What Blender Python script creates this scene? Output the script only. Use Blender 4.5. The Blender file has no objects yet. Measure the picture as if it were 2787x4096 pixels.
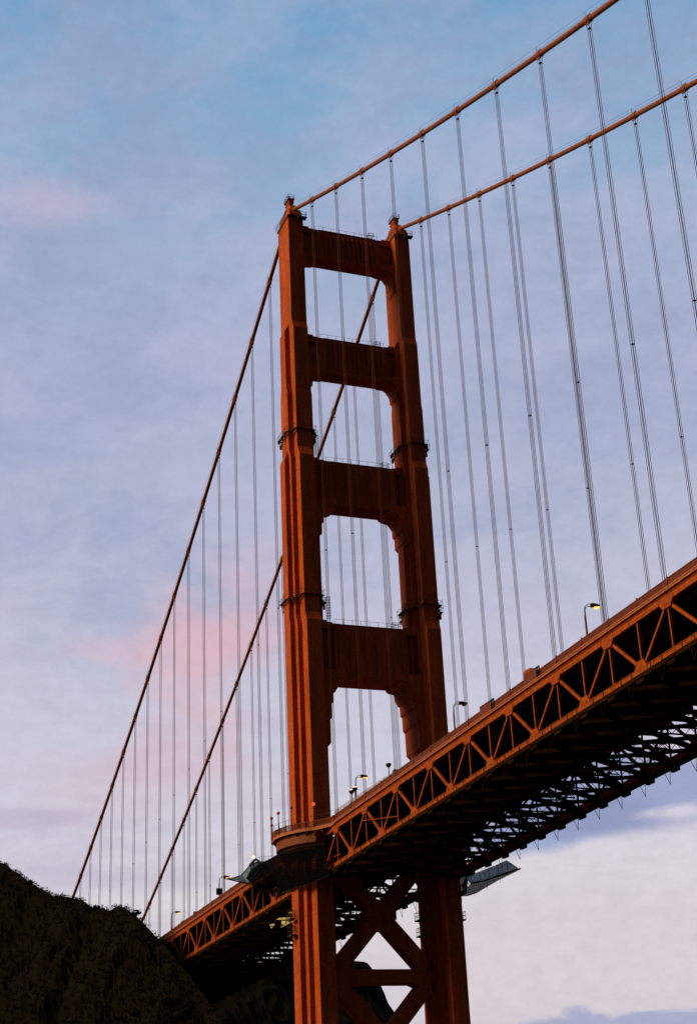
import bpy, math, random
from math import sin, cos, pi, radians as RD, sqrt, atan2
from mathutils import Vector, Matrix, noise
random.seed(7)
sc = bpy.context.scene
C = sc.collection

# ------------------------------------------------------------------ helpers
class MB:
    """collects boxes, bars, prisms and tubes into one mesh"""
    def __init__(s): s.v = []; s.f = []
    def add(s, vs, fs):
        n = len(s.v); s.v += [tuple(p) for p in vs]; s.f += [tuple(i + n for i in f) for f in fs]; return s
    def box(s, x0, x1, y0, y1, z0, z1):
        vs = [(x, y, z) for z in (z0, z1) for (x, y) in ((x0, y0), (x1, y0), (x1, y1), (x0, y1))]
        return s.add(vs, [(0, 3, 2, 1), (4, 5, 6, 7), (0, 1, 5, 4), (1, 2, 6, 5), (2, 3, 7, 6), (3, 0, 4, 7)])
    def bar(s, a, b, w, h, up=(0, 0, 1)):
        a = Vector(a); b = Vector(b); d = (b - a).normalized(); up = Vector(up)
        r = d.cross(up)
        if r.length < 1e-4: r = d.cross(Vector((1, 0, 0)))
        r.normalize(); u = r.cross(d)
        vs = []
        for p in (a, b):
            for sx, sy in ((-1, -1), (1, -1), (1, 1), (-1, 1)):
                vs.append(p + r * (sx * w / 2) + u * (sy * h / 2))
        return s.add(vs, [(0, 3, 2, 1), (4, 5, 6, 7), (0, 1, 5, 4), (1, 2, 6, 5), (2, 3, 7, 6), (3, 0, 4, 7)])
    def tube(s, pts, r, n=8, cap=True):
        pts = [Vector(p) for p in pts]; rs = r if isinstance(r, (list, tuple)) else [r] * len(pts)
        base = len(s.v)
        for i, p in enumerate(pts):
            d = (pts[min(i + 1, len(pts) - 1)] - pts[max(i - 1, 0)]).normalized()
            ref = Vector((0, 1, 0)) if abs(d.y) < .9 else Vector((1, 0, 0))
            a = d.cross(ref).normalized(); b = a.cross(d)
            for k in range(n):
                t = 2 * pi * k / n
                s.v.append(tuple(p + a * (rs[i] * cos(t)) + b * (rs[i] * sin(t))))
        for i in range(len(pts) - 1):
            for k in range(n):
                k2 = (k + 1) % n
                s.f.append((base + i * n + k, base + i * n + k2, base + (i + 1) * n + k2, base + (i + 1) * n + k))
        if cap:
            s.f.append(tuple(base + k for k in range(n))[::-1])
            m = base + (len(pts) - 1) * n
            s.f.append(tuple(m + k for k in range(n)))
        return s
    def prism_yz(s, prof, x0, x1):
        n = len(prof)
        vs = [(x0, y, z) for y, z in prof] + [(x1, y, z) for y, z in prof]
        fs = [tuple(range(n))[::-1], tuple(range(n, 2 * n))]
        fs += [(i, (i + 1) % n, n + (i + 1) % n, n + i) for i in range(n)]
        return s.add(vs, fs)
    def prism_xz(s, prof, y0, y1):
        n = len(prof)
        vs = [(x, y0, z) for x, z in prof] + [(x, y1, z) for x, z in prof]
        fs = [tuple(range(n)), tuple(range(n, 2 * n))[::-1]]
        fs += [(i, n + i, n + (i + 1) % n, (i + 1) % n) for i in range(n)]
        return s.add(vs, fs)
    def prism_xy(s, prof, z0, z1):
        n = len(prof)
        vs = [(x, y, z0) for x, y in prof] + [(x, y, z1) for x, y in prof]
        fs = [tuple(range(n))[::-1], tuple(range(n, 2 * n))]
        fs += [(i, (i + 1) % n, n + (i + 1) % n, n + i) for i in range(n)]
        return s.add(vs, fs)
    def me(s, name):
        m = bpy.data.meshes.new(name); m.from_pydata([tuple(v) for v in s.v], [], s.f); m.update(); m.validate()
        return m
    def build(s, name, mat, parent=None, smooth=False, fix=True):
        m = s.me(name)
        if fix:
            import bmesh
            b = bmesh.new(); b.from_mesh(m); bmesh.ops.recalc_face_normals(b, faces=b.faces); b.to_mesh(m); b.free()
        m.materials.append(mat)
        if smooth:
            for p in m.polygons: p.use_smooth = True
        o = bpy.data.objects.new(name, m); C.objects.link(o)
        if parent: o.parent = parent
        return o

def link(name, me, parent, loc=(0, 0, 0), scale=None, rot=None):
    o = bpy.data.objects.new(name, me); C.objects.link(o); o.parent = parent; o.location = loc
    if scale: o.scale = scale
    if rot: o.rotation_euler = rot
    return o
def thing(name, label, cat, loc=(0, 0, 0), group=None):
    o = bpy.data.objects.new(name, None); C.objects.link(o); o.location = loc
    o['label'] = label; o['category'] = cat
    if group: o['group'] = group
    return o
def tag(o, label, cat, group=None):
    o['label'] = label; o['category'] = cat
    if group: o['group'] = group
    return o
def copy_tree(o, parent=None):
    c = o.copy(); C.objects.link(c)
    if parent: c.parent = parent
    for ch in list(o.children): copy_tree(ch, c)
    return c

# ------------------------------------------------------------------ materials
def mat(name, col, rough=.6, metal=0., var=.25, scale=.6, bump=0., bscale=6., streak=False, spec=.3, detail_col=None):
    m = bpy.data.materials.new(name); m.use_nodes = True
    nt = m.node_tree; nt.nodes.clear(); N = nt.nodes.new; L = nt.links.new
    out = N('ShaderNodeOutputMaterial'); b = N('ShaderNodeBsdfPrincipled'); L(b.outputs[0], out.inputs[0])
    b.inputs['Roughness'].default_value = rough; b.inputs['Metallic'].default_value = metal
    b.inputs['Specular IOR Level'].default_value = spec
    geo = N('ShaderNodeNewGeometry'); mp = N('ShaderNodeMapping'); L(geo.outputs['Position'], mp.inputs['Vector'])
    mp.inputs['Scale'].default_value = (scale, scale, scale * (.18 if streak else 1))
    n = N('ShaderNodeTexNoise'); n.inputs['Scale'].default_value = 1.; n.inputs['Detail'].default_value = 8; n.inputs['Roughness'].default_value = .65
    L(mp.outputs[0], n.inputs['Vector'])
    r = N('ShaderNodeValToRGB'); L(n.outputs['Fac'], r.inputs[0])
    d = detail_col or tuple(c * (1 - var) for c in col)
    r.color_ramp.elements[0].position = .32; r.color_ramp.elements[1].position = .68
    r.color_ramp.elements[0].color = (*d, 1); r.color_ramp.elements[1].color = (*[min(1, c * (1 + var * .6)) for c in col], 1)
    L(r.outputs[0], b.inputs['Base Color'])
    if bump:
        n2 = N('ShaderNodeTexNoise'); n2.inputs['Scale'].default_value = bscale; n2.inputs['Detail'].default_value = 4
        L(geo.outputs['Position'], n2.inputs['Vector'])
        bm = N('ShaderNodeBump'); bm.inputs['Strength'].default_value = bump; bm.inputs['Distance'].default_value = .1
        L(n2.outputs['Fac'], bm.inputs['Height']); L(bm.outputs[0], b.inputs['Normal'])
    return m

def tower_paint():
    """orange paint on riveted plates: plate seams, rust streaks, mottling"""
    m = mat('orange_tower_paint', (.42, .080, .016), .8, 0, .38, .5, .25, 3., True, .12)
    nt = m.node_tree; N = nt.nodes.new; L = nt.links.new
    b = [n for n in nt.nodes if n.type == 'BSDF_PRINCIPLED'][0]; r = [n for n in nt.nodes if n.type == 'VALTORGB'][0]
    geo = [n for n in nt.nodes if n.type == 'NEW_GEOMETRY'][0]
    sx = N('ShaderNodeSeparateXYZ'); L(geo.outputs['Position'], sx.inputs[0])
    # horizontal plate seams every 3.4 m
    mo = N('ShaderNodeMath'); mo.operation = 'MODULO'; L(sx.outputs[2], mo.inputs[0]); mo.inputs[1].default_value = 3.43
    lt = N('ShaderNodeMath'); lt.operation = 'LESS_THAN'; L(mo.outputs[0], lt.inputs[0]); lt.inputs[1].default_value = .14
    # fine speckle
    n3 = N('ShaderNodeTexNoise'); n3.inputs['Scale'].default_value = 2.2; n3.inputs['Detail'].default_value = 6; n3.inputs['Roughness'].default_value = .8
    L(geo.outputs['Position'], n3.inputs['Vector'])
    r3 = N('ShaderNodeMapRange'); r3.inputs[1].default_value = .35; r3.inputs[2].default_value = .65; r3.inputs[3].default_value = .62; r3.inputs[4].default_value = 1.25
    L(n3.outputs['Fac'], r3.inputs[0])
    k = N('ShaderNodeMath'); k.operation = 'MULTIPLY_ADD'; L(lt.outputs[0], k.inputs[0]); k.inputs[1].default_value = -.22; L(r3.outputs[0], k.inputs[2])
    mul = N('ShaderNodeVectorMath'); mul.operation = 'SCALE'; L(r.outputs[0], mul.inputs[0]); L(k.outputs[0], mul.inputs['Scale'])
    L(mul.outputs[0], b.inputs['Base Color'])
    return m
def add_translucent(m, col, f):
    nt = m.node_tree; b = [n for n in nt.nodes if n.type == 'BSDF_PRINCIPLED'][0]; tgt = b.outputs[0].links[0].to_socket
    t = nt.nodes.new('ShaderNodeBsdfTranslucent'); t.inputs[0].default_value = (*col, 1); ms = nt.nodes.new('ShaderNodeMixShader'); ms.inputs[0].default_value = f
    nt.links.new(b.outputs[0], ms.inputs[1]); nt.links.new(t.outputs[0], ms.inputs[2]); nt.links.new(ms.outputs[0], tgt)
    return m
def emis(name, col, st):
    m = bpy.data.materials.new(name); m.use_nodes = True; nt = m.node_tree; nt.nodes.clear()
    o = nt.nodes.new('ShaderNodeOutputMaterial'); e = nt.nodes.new('ShaderNodeEmission'); nt.links.new(e.outputs[0], o.inputs[0])
    e.inputs[0].default_value = (*col, 1); e.inputs[1].default_value = st
    return m
def netmat(name, col, cell, wire, cover):
    """woven mesh: a real grid of holes through the sheet, plus a translucent cloth part"""
    m = mat(name, col, .95, 0, .4, .8, .3, 5., False, 0.)
    nt = m.node_tree; N = nt.nodes.new; L = nt.links.new
    b = [n for n in nt.nodes if n.type == 'BSDF_PRINCIPLED'][0]; out = [n for n in nt.nodes if n.type == 'OUTPUT_MATERIAL'][0]
    geo = [n for n in nt.nodes if n.type == 'NEW_GEOMETRY'][0]
    sx = N('ShaderNodeSeparateXYZ'); L(geo.outputs['Position'], sx.inputs[0])
    acc = None
    for i, src in enumerate((sx.outputs[0], sx.outputs[2])):
        mo = N('ShaderNodeMath'); mo.operation = 'PINGPONG'; L(src, mo.inputs[0]); mo.inputs[1].default_value = cell / 2
        lt = N('ShaderNodeMath'); lt.operation = 'LESS_THAN'; L(mo.outputs[0], lt.inputs[0]); lt.inputs[1].default_value = wire / 2
        if acc is None: acc = lt
        else:
            mx = N('ShaderNodeMath'); mx.operation = 'MAXIMUM'; L(acc.outputs[0], mx.inputs[0]); L(lt.outputs[0], mx.inputs[1]); acc = mx
    cv = N('ShaderNodeMath'); cv.operation = 'MAXIMUM'; L(acc.outputs[0], cv.inputs[0]); cv.inputs[1].default_value = cover
    t = N('ShaderNodeBsdfTransparent'); ms = N('ShaderNodeMixShader')
    L(cv.outputs[0], ms.inputs[0]); L(t.outputs[0], ms.inputs[1]); L(b.outputs[0], ms.inputs[2]); L(ms.outputs[0], out.inputs[0])
    return m

M_T = tower_paint()
M_S = mat('orange_steel_paint', (.32, .068, .013), .8, 0, .45, 1.2, .15, 4., False, .1)
M_DK = mat('shaded_floor_steel', (.022, .010, .006), .9, 0, .4, .6, 0, 1, False, .0)  # orange under-deck steel with the shade below the road put into its colour
M_RAIL = mat('dull_red_rail_paint', (.17, .036, .02), .65, 0, .3, 1.)
M_EDGE = mat('faded_sidewalk_edge', (.40, .13, .075), .7, 0, .35, 1.5)
M_CONC = mat('road_concrete', (.16, .15, .14), .85, 0, .3, .5)
M_CBL = mat('main_cable_paint', (.24, .065, .022), .6, 0, .3, 1.)
M_ROPE = mat('suspender_rope_paint', (.17, .062, .045), .9, .0, .3, 3., 0, 1, False, .05)
M_DARK = mat('dark_ironwork', (.05, .022, .016), .6, .2, .3, 1.)
M_BLK = mat('black_fitting', (.015, .012, .014), .5, .3, .2, 1.)
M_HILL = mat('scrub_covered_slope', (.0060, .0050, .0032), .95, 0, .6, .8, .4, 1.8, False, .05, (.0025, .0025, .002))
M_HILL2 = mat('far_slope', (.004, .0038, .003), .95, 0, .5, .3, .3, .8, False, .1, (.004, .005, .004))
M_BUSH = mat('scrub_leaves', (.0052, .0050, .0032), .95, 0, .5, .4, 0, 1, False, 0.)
M_NET = netmat('debris_net', (.006, .006, .008), .5, .09, .68)
M_TARP = add_translucent(netmat('blue_grey_tarpaulin', (.30, .42, .50), 1.5, .06, .80), (.40, .60, .75), .6)
M_FENCE = netmat('chain_link', (.30, .26, .27), .22, .02, .22)
M_BLUE = mat('blue_plastic', (.02, .10, .32), .5, 0, .2, 1.)
M_CREAM = mat('cream_canvas', (.72, .68, .55), .8, 0, .15, .6)
M_PIER = mat('pier_concrete', (.30, .27, .24), .9, 0, .3, .2)
M_LIT = emis('amber_lamp_glow', (1., .50, .07), 1.9)
M_LIT2 = emis('warm_white_glow', (1., .62, .34), 2.2)
M_OFF = mat('unlit_amber_glass', (.35, .22, .06), .3, 0, .2, 2.)
M_GLOBE = mat('red_glass_globe', (.55, .10, .05), .25, 0, .2, 2.)

# ------------------------------------------------------------------ levels of the bridge
P = 15.24; Y = 13.716; XS = -1.3
def zd(x): return 65.9 + (.0228 if x >= 0 else .0195) * x        # truss datum (lower gusset centres)
def zcab(x):
    if x >= 0:
        u = x / 1280.16; return 225.6 - 4 * 144.65 * u * (1 - u)
    return 225.6 + .59524 * x + .000395424 * x * x
KM, KS = 18, 22
XM, XSD = P * KM, XS - P * KS

# ------------------------------------------------------------------ tower
tower = thing('bridge_tower', 'tall orange steel suspension tower with two stepped legs joined by four portal struts', 'bridge tower', (0, 0, 0))
def outline(a, cy):
    (h0, w0), (h1, w1), (h2, w2) = a
    q = [(h0, w0), (h1, w0), (h1, w1), (h2, w1), (h2, w2)]
    pts = [(x, y) for x, y in q]
    pts += [(-x, y) for x, y in q[::-1]]
    pts += [(-x, -y) for x, y in q]
    pts += [(x, -y) for x, y in q[::-1]]
    return [(x, cy + y) for x, y in pts]
L1 = ((3.8, 1.85), (1.75, 1.853), (1.2, 1.856)); L2 = ((4.6, 1.75), (1.75, 2.95), (1.2, 2.953))
L2b = ((4.6, 1.75), (2.4, 2.95), (1.3, 2.953)); L3 = ((5.75, 1.72), (2.9, 2.75), (1.62, 3.8))
L4 = ((6.6, 1.65), (3.5, 2.65), (1.8, 3.7)); L5 = ((7.1, 1.7), (3.9, 2.7), (2.0, 3.75)); L6 = ((7.7, 1.85), (4.4, 2.9), (2.4, 3.9))
LOFT = [(12, L6), (40, L5), (71, L5), (73, L4), (118.9, L4), (120.9, L3), (157.8, L3), (160.2, L2b), (174.6, L2b), (177.2, L2), (190.8, L2), (192.9, L1), (221.3, L1)]
def leg_mesh(cy):
    b = MB(); n = 20
    for z, a in LOFT: b.v += [(x, y, z) for x, y in outline(a, cy)]
    for i in range(len(LOFT) - 1):
        for k in range(n):
            k2 = (k + 1) % n
            b.f.append((i * n + k, i * n + k2, (i + 1) * n + k2, (i + 1) * n + k))
    b.f.append(tuple(range(n))[::-1]); b.f.append(tuple((len(LOFT) - 1) * n + k for k in range(n)))
    return b
def rail_box(b, x0, x1, y0, y1, z, h=1.1, t=.07):
    cs = [(x0, y0), (x1, y0), (x1, y1), (x0, y1)]
    for i in range(4):
        a, c = cs[i], cs[(i + 1) % 4]
        for hh in (h * .5, h): b.bar((*a, z + hh), (*c, z + hh), t, t)
        d = max(1, int(round(math.dist(a, c) / 1.1)))
        for k in range(d): b.bar((a[0] + (c[0] - a[0]) * k / d, a[1] + (c[1] - a[1]) * k / d, z), (a[0] + (c[0] - a[0]) * k / d, a[1] + (c[1] - a[1]) * k / d, z + h), t, t)
for sgn, nm in ((-1, 'near leg nearest the viewer, lit orange on its fluted side'), (1, 'far leg beyond the roadway, mostly in shade')):
    cy = sgn * Y
    leg = leg_mesh(cy).build('leg', M_T, tower); leg['label'] = nm
    b = MB(); b.box(-4.05, 4.05, cy - 2.05, cy + 2.05, 221.32, 221.9); b.build('cornice', M_DARK, leg)
    b = MB()
    b.prism_xz([(-4.3, 221.92), (4.3, 221.92), (4.0, 222.8), (2.9, 224.4), (-2.9, 224.4), (-4.0, 222.8)], cy - 1.5, cy + 1.5)
    b.prism_xz([(-3.6, 223.2), (3.6, 223.2), (2.6, 225.2), (1.7, 226.4), (-1.9, 226.4), (-2.8, 225.2)], cy - .85, cy + .85)
    b.box(-1.4, 1.1, cy - .52, cy + .52, 226.3, 228.4)
    b.box(-1.6, 1.3, cy - .66, cy + .66, 227.5, 227.8)
    b.build('saddle_housing', M_T, leg)
    b = MB(); rail_box(b, -1.7, 1.4, cy - .8, cy + .8, 228.4, 1.25); b.box(-1.8, 1.5, cy - .85, cy + .85, 228.42, 228.54)
    b.tube([(-.2, cy, 228.3), (-.2, cy, 230.1)], .06); b.tube([(-.2, cy, 229.6), (-.2, cy, 230.2)], .2); b.build('top_railing', M_DARK, leg)
    b = MB(); rail_box(b, 4.3, 5.4, cy + .6, cy + 2.2, 221.0, 1.3); b.box(4.27, 5.5, cy + .2, cy + 2.3, 220.7, 221.0)
    for k in range(9): b.bar((-4.2 + k * 1.0, cy - 2.3, 221.9), (-4.2 + k * 1.0, cy - 2.3, 223.0), .07, .07)
    for hh in (222.45, 223.0): b.bar((-4.2, cy - 2.3, hh), (4.2, cy - 2.3, hh), .07, .07)
    b.build('access_railing', M_DARK, leg)
    # maintenance rings round the leg
    for zr, a, seed in ((164.3, L2b, 3), (124.6, L3, 5)):
        b = MB(); rg = random.Random(seed)
        (h0, w0), (h1, w1), (h2, w2) = a
        ol = outline(((h0 + .5, w0 + .5), (h1 + .5, w1 + .5), (h2 + .5, w2 + .5)), cy)
        ol2 = outline(((h0 + .8, w0 + .8), (h1 + .8, w1 + .8), (h2 + .8, w2 + .8)), cy)
        for i in range(20):
            p, q = ol[i], ol[(i + 1) % 20]
            b.bar((*p, zr), (*q, zr), .6, .13); b.bar((*p, zr - .4), (*q, zr - .4), .09, .09)
            p, q = ol2[i], ol2[(i + 1) % 20]
            b.bar((*p, zr + .95), (*q, zr + .95), .05, .05)
            m_ = max(1, int(math.dist(p, q) / .9))
            for k in range(m_):
                x = p[0] + (q[0] - p[0]) * k / m_; y = p[1] + (q[1] - p[1]) * k / m_
                b.bar((x, y, zr - .2 - rg.random() * .4), (x, y, zr + .95 + rg.random() * .5), .06, .06)
                if rg.random() < .1: b.box(x - .2, x + .2, y - .2, y + .2, zr - .6 - rg.random() * .6, zr - .1)
        b.build('maintenance_ring', M_DARK, leg)
    # caged ladders down the inner side
    for z0, z1, hx, iy in ((159.6, 164.4, 2.2, 2.95 + .45), (120.6, 125.6, 3.0, 3.8 + .45)):
        b = MB(); yy = cy - sgn * iy
        for dx in (-.35, .35): b.bar((hx + dx, yy, z0), (hx + dx, yy, z1), .08, .08); b.bar((hx + dx, yy - sgn * .7, z0), (hx + dx, yy - sgn * .7, z1), .06, .06)
        k = z0
        while k < z1:
            b.bar((hx - .35, yy, k), (hx + .35, yy, k), .06, .06)
            b.bar((hx - .35, yy - sgn * .7, k), (hx + .35, yy - sgn * .7, k), .06, .06); b.bar((hx - .35, yy, k), (hx - .35, yy - sgn * .7, k), .06, .06); b.bar((hx + .35, yy, k), (hx + .35, yy - sgn * .7, k), .06, .06); k += .6
        b.build('ladder_cage', M_DARK, leg)
    # small balconies below the deck
    for yy, zz, sg in ((cy - 4.2, 58.3, -1), (cy - 4.0, 55.2, -1), (cy + 4.1, 58.4, 1)):
        b = MB(); y0, y1 = sorted((yy, yy + sg * 1.1)); b.box(-1.2, 1.2, y0, y1, zz - .25, zz)
        rail_box(b, -1.1, 1.1, y0 + .05, y1 - .05, zz, 1.5, .08)
        b.bar((0, yy - sg * .4, zz - 2.0), (0, yy + sg * 1.0, zz - .2), .12, .12)
        b.build('balcony', M_DARK, leg)
# struts
STR = [(212.1, 220.45, 2.0, 12.2, .42), (181.05, 190.35, 2.1, 12.2, .40), (147.5, 158.25, 2.7, 11.2, .16), (107.6, 119.25, 3.9, 11.2, .14)]
HPROF = [
    [(7.2, 212.3), (8.0, 211.95), (10.1, 211.4), (10.9, 210.2), (11.15, 209.6), (11.3, 208.2), (11.45, 208.0), (11.5, 206.4), (12.2, 205.4), (13.4, 205.4), (13.4, 213.5), (7.2, 213.5)],
    [(6.9, 181.2), (7.0, 180.8), (8.7, 180.7), (9.3, 180.3), (10.2, 178.9), (10.35, 177.4), (10.75, 176.9), (10.8, 173.8), (11.3, 172.9), (13.2, 172.9), (13.2, 182.6), (6.9, 182.6)],
    [(5.7, 147.7), (5.85, 147.1), (6.6, 146.7), (8.1, 146.4), (9.15, 144.9), (9.2, 143.2), (9.6, 143.0), (9.65, 140.4), (10.2, 139.8), (12.6, 139.8), (12.6, 149), (5.7, 149)],
    [(5.9, 107.8), (6.0, 107.2), (6.6, 106.8), (7.8, 106.65), (7.9, 105.3), (8.6, 104.1), (9.0, 103.9), (9.04, 101.9), (9.45, 101.5), (9.47, 98.6), (9.9, 98.1), (9.95, 93.1), (10.7, 92.3), (12.6, 92.3), (12.6, 109), (5.9, 109)]]
for si, (z0, z1, hs, ye, rb) in enumerate(STR):
    b = MB()
    b.box(-hs * .3, hs * .3, -ye, ye, z0 + .05, z1 + .15)                       # recessed ends
    b.box(-hs, hs, -8.3, 8.3, z0, z1 - .35)                                     # panel
    b.box(-hs - .12, hs + .12, -8.15, 8.15, z0 + .35, z0 + .95)
    b.box(-hs - .14, hs + .14, -8.1, 8.1, z1 - 1.15, z1 - .55)
    b.box(-hs - .2, hs + .2, -7.3, 7.3, z1 - .36, z1 - .1)
    for s in (-1, 1):
        a, c = sorted((s * 6.7, s * 9.3)); b.box(-hs + .3, hs - .3, a, c, z1 - .35, z1 + .12)
        a, c = sorted((s * 8.3, s * ye)); b.box(-hs + .8, hs - .8, a, c, z1 - 1, z1 + .55)
        a, c = sorted((s * 7.0, s * 7.45)); b.box(-hs - .3, hs + .3, a, c, z0 + .98, z1 - 1.17)
        a, c = sorted((s * 9.5, s * ye)); b.box(-hs + .9, hs - .9, a, c, z1 - 1, z1 + 1.0)
    st = b.build('portal_strut', M_T, tower)
    for s in (-1, 1):
        b = MB(); k = -5.9
        while k < 6.0:
            x0, x1 = sorted((s * (hs + .003), s * (hs + rb))); b.box(x0, x1, k - .26, k + .26, z0 + 1.0, z1 - 1.2)
            x0, x1 = sorted((s * (hs + rb), s * (hs + rb * 1.6))); b.box(x0, x1, k - .12, k + .12, z0 + 1.3, z1 - 1.6)
            k += 1.18
        b.box(*sorted((s * (hs + .004), s * (hs + .06))), -6.5, 6.5, z0 + .97, z1 - 1.16)
        b.build('fluted_panel', M_T, st)
    for s in (-1, 1):
        b = MB(); hx = hs - .12
        pr = [(s * y, z) for y, z in HPROF[si]]
        b.prism_yz(pr, -hx, hx)
        # raised inner relief, following the same steps a little inside
        pr2 = [(s * (min(y + .35, 13.3)), z - (.0 if z > z0 - .2 else -.5)) for y, z in HPROF[si]]
        b.prism_yz(pr2, -hx - .35, hx + .35)
        b.build('haunch', M_T, st)
    b = MB(); rail_box(b, hs - 1.6, hs - .3, 5.6 if si > 1 else 6.0, 7.2, z1 + (.12 if si else .6), 1.3, .08)
    for k in range(9): b.bar((hs - .3, -8 + 2 * k, z1 - .1), (hs - .3, -8 + 2 * k, z1 + 1.1), .06, .06)
    b.bar((hs - .3, -8.2, z1 + 1.1), (hs - .3, 8.2, z1 + 1.1), .05, .05)
    b.build('strut_railing', M_DARK, st)
# X bracing below the deck
for (za, zb_) in ((69.6, 48.4), (45.8, 24.6)):
    for s in (-1, 1):
        b = MB(); b.bar((0, -s * 11.2, za + 1.6), (0, s * 11.2, zb_ - 1.6), 3.6 + .02 * s, 2.9, (0, s, 0))
        b.build('diagonal_brace', M_T, tower)
    b = MB(); zc = (za + zb_) / 2
    b.prism_yz([(-3.2, zc - .9), (-.8, zc - 2.9), (.8, zc - 2.9), (3.2, zc - .9), (3.2, zc + .9), (.8, zc + 2.9), (-.8, zc + 2.9), (-3.2, zc + .9)], -1.95, 1.95)
    b.build('brace_plate', M_T, tower)
for z in (71.3, 47.1, 23.2):
    b = MB(); b.box(-2.05, 2.05, -10.6, 10.6, z - 1.35, z + 1.35)
    for s in (-1, 1):
        b.prism_yz([(s * 10.5, z - 3.2), (s * 6.1, z - 1.3), (s * 6.1, z + 1.3), (s * 10.5, z + 3.2)], -2.0, 2.0)
    b.build('horizontal_brace', M_T, tower)
b = MB(); b.prism_xy([(x * 1.0, y) for x, y in ((-14, -26), (14, -26), (19, -20), (19, 20), (14, 26), (-14, 26), (-19, 20), (-19, -20))], -6, 11.9)
tag(b.build('tower_pier', M_PIER), 'broad concrete pier standing in the water under the tower legs', 'pier')

# ------------------------------------------------------------------ main cables
def build_cable(sgn, label):
    cy = sgn * Y
    root = thing('main_cable', label, 'suspension cable', (0, cy, 0), 'main cables')
    b = MB(); xs = [XSD + 6.0 * i for i in range(int(-XSD / 6) + 1)]; xs = [x for x in xs if x < -2] + [-2, 0, 2] + [6 * i for i in range(1, 60)]
    b.tube([(x, 0, zcab(x) + (.25 if abs(x) < 1 else 0)) for x in xs], .47, 14)
    b.build('wire_bundle', M_CBL, root, True)
    b = MB()
    for dy in (-.42, .42):
        b.tube([(x, dy, zcab(x) + 1.35) for x in xs if abs(x) > 3 and x < 0], .022, 4); b.tube([(x, dy, zcab(x) + 1.35) for x in xs if x > 3], .022, 4)
    k = 1
    for s_, K in ((1, KM), (-1, KS)):
        for k in range(1, K + 1):
            x = k * P if s_ > 0 else XS - k * P
            for dy in (-.42, .42): b.bar((x, dy, zcab(x) + .3), (x, dy, zcab(x) + 1.4), .05, .05)
    b.build('hand_rope', M_DARK, root)
    # cable bands
    bm = MB(); bm.tube([(-.75, 0, 0), (.75, 0, 0)], .58, 12); bm.box(-.6, .6, -.14, .14, -.78, -.5); bm.box(-.55, .55, -.1, .1, .5, .74)
    first = None
    for s_, K in ((1, KM), (-1, KS)):
        for k in range(1, K + 1):
            x = k * P if s_ > 0 else XS - k * P
            ang = -math.atan((zcab(x + .5) - zcab(x - .5)))
            if first is None: first = bm.build('cable_band', M_CBL, root); o = first
            else: o = first.copy(); C.objects.link(o); o.parent = root
            o.location = (x, 0, zcab(x)); o.rotation_euler = (0, ang, 0)
build_cable(-1, 'upper brown main cable, passing over the tower leg nearest the viewer')
build_cable(1, 'lower brown main cable, passing over the far tower leg')

# ------------------------------------------------------------------ suspender ropes
def susp(x, sgn, label, group, idx):
    cy = sgn * Y; zt = zcab(x) - .62; zb_ = zd(x) + 6.7
    root = thing('suspender_rope_set', label, 'suspender ropes', (x, cy, zb_), group)
    h = zt - zb_
    for dx in (-.2, .2):
        for dy in (-.2, .2):
            b = MB(); b.tube([(dx, dy, 0), (dx, dy, h - 1.1), (dx * 1.6, dy * 1.9, h)], .037, 6)
            b.build('rope', M_ROPE, root, True, False)
    b = MB(); b.box(-.2, .2, -.2, .2, h - 1.25, h - 1.05); b.build('rope_clamp', M_BLK, root)
    b = MB(); f = .46 if h < 60 else .40
    b.box(-.2, .2, -.2, .2, h * f, h * f + .09); b.build('spreader', M_DARK, root)
ORD = ['', 'first', 'second', 'third', 'fourth', 'fifth', 'sixth', 'seventh', 'eighth', 'ninth', 'tenth', 'eleventh', 'twelfth', 'thirteenth', 'fourteenth', 'fifteenth', 'sixteenth', 'seventeenth', 'eighteenth', 'nineteenth', 'twentieth', 'twenty-first', 'twenty-second']
for sgn, cn in ((-1, 'upper near cable'), (1, 'lower far cable')):
    for k in range(1, 13):
        susp(k * P, sgn, 'rope set on the %s, %s one right of the tower' % (cn, ORD[k]), 'suspender ropes of the main span', k)
    for k in range(1, 22):
        susp(XS - k * P, sgn, 'thin rope set on the %s, %s one left of the tower' % (cn, ORD[k]), 'suspender ropes of the side span', k)

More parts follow.
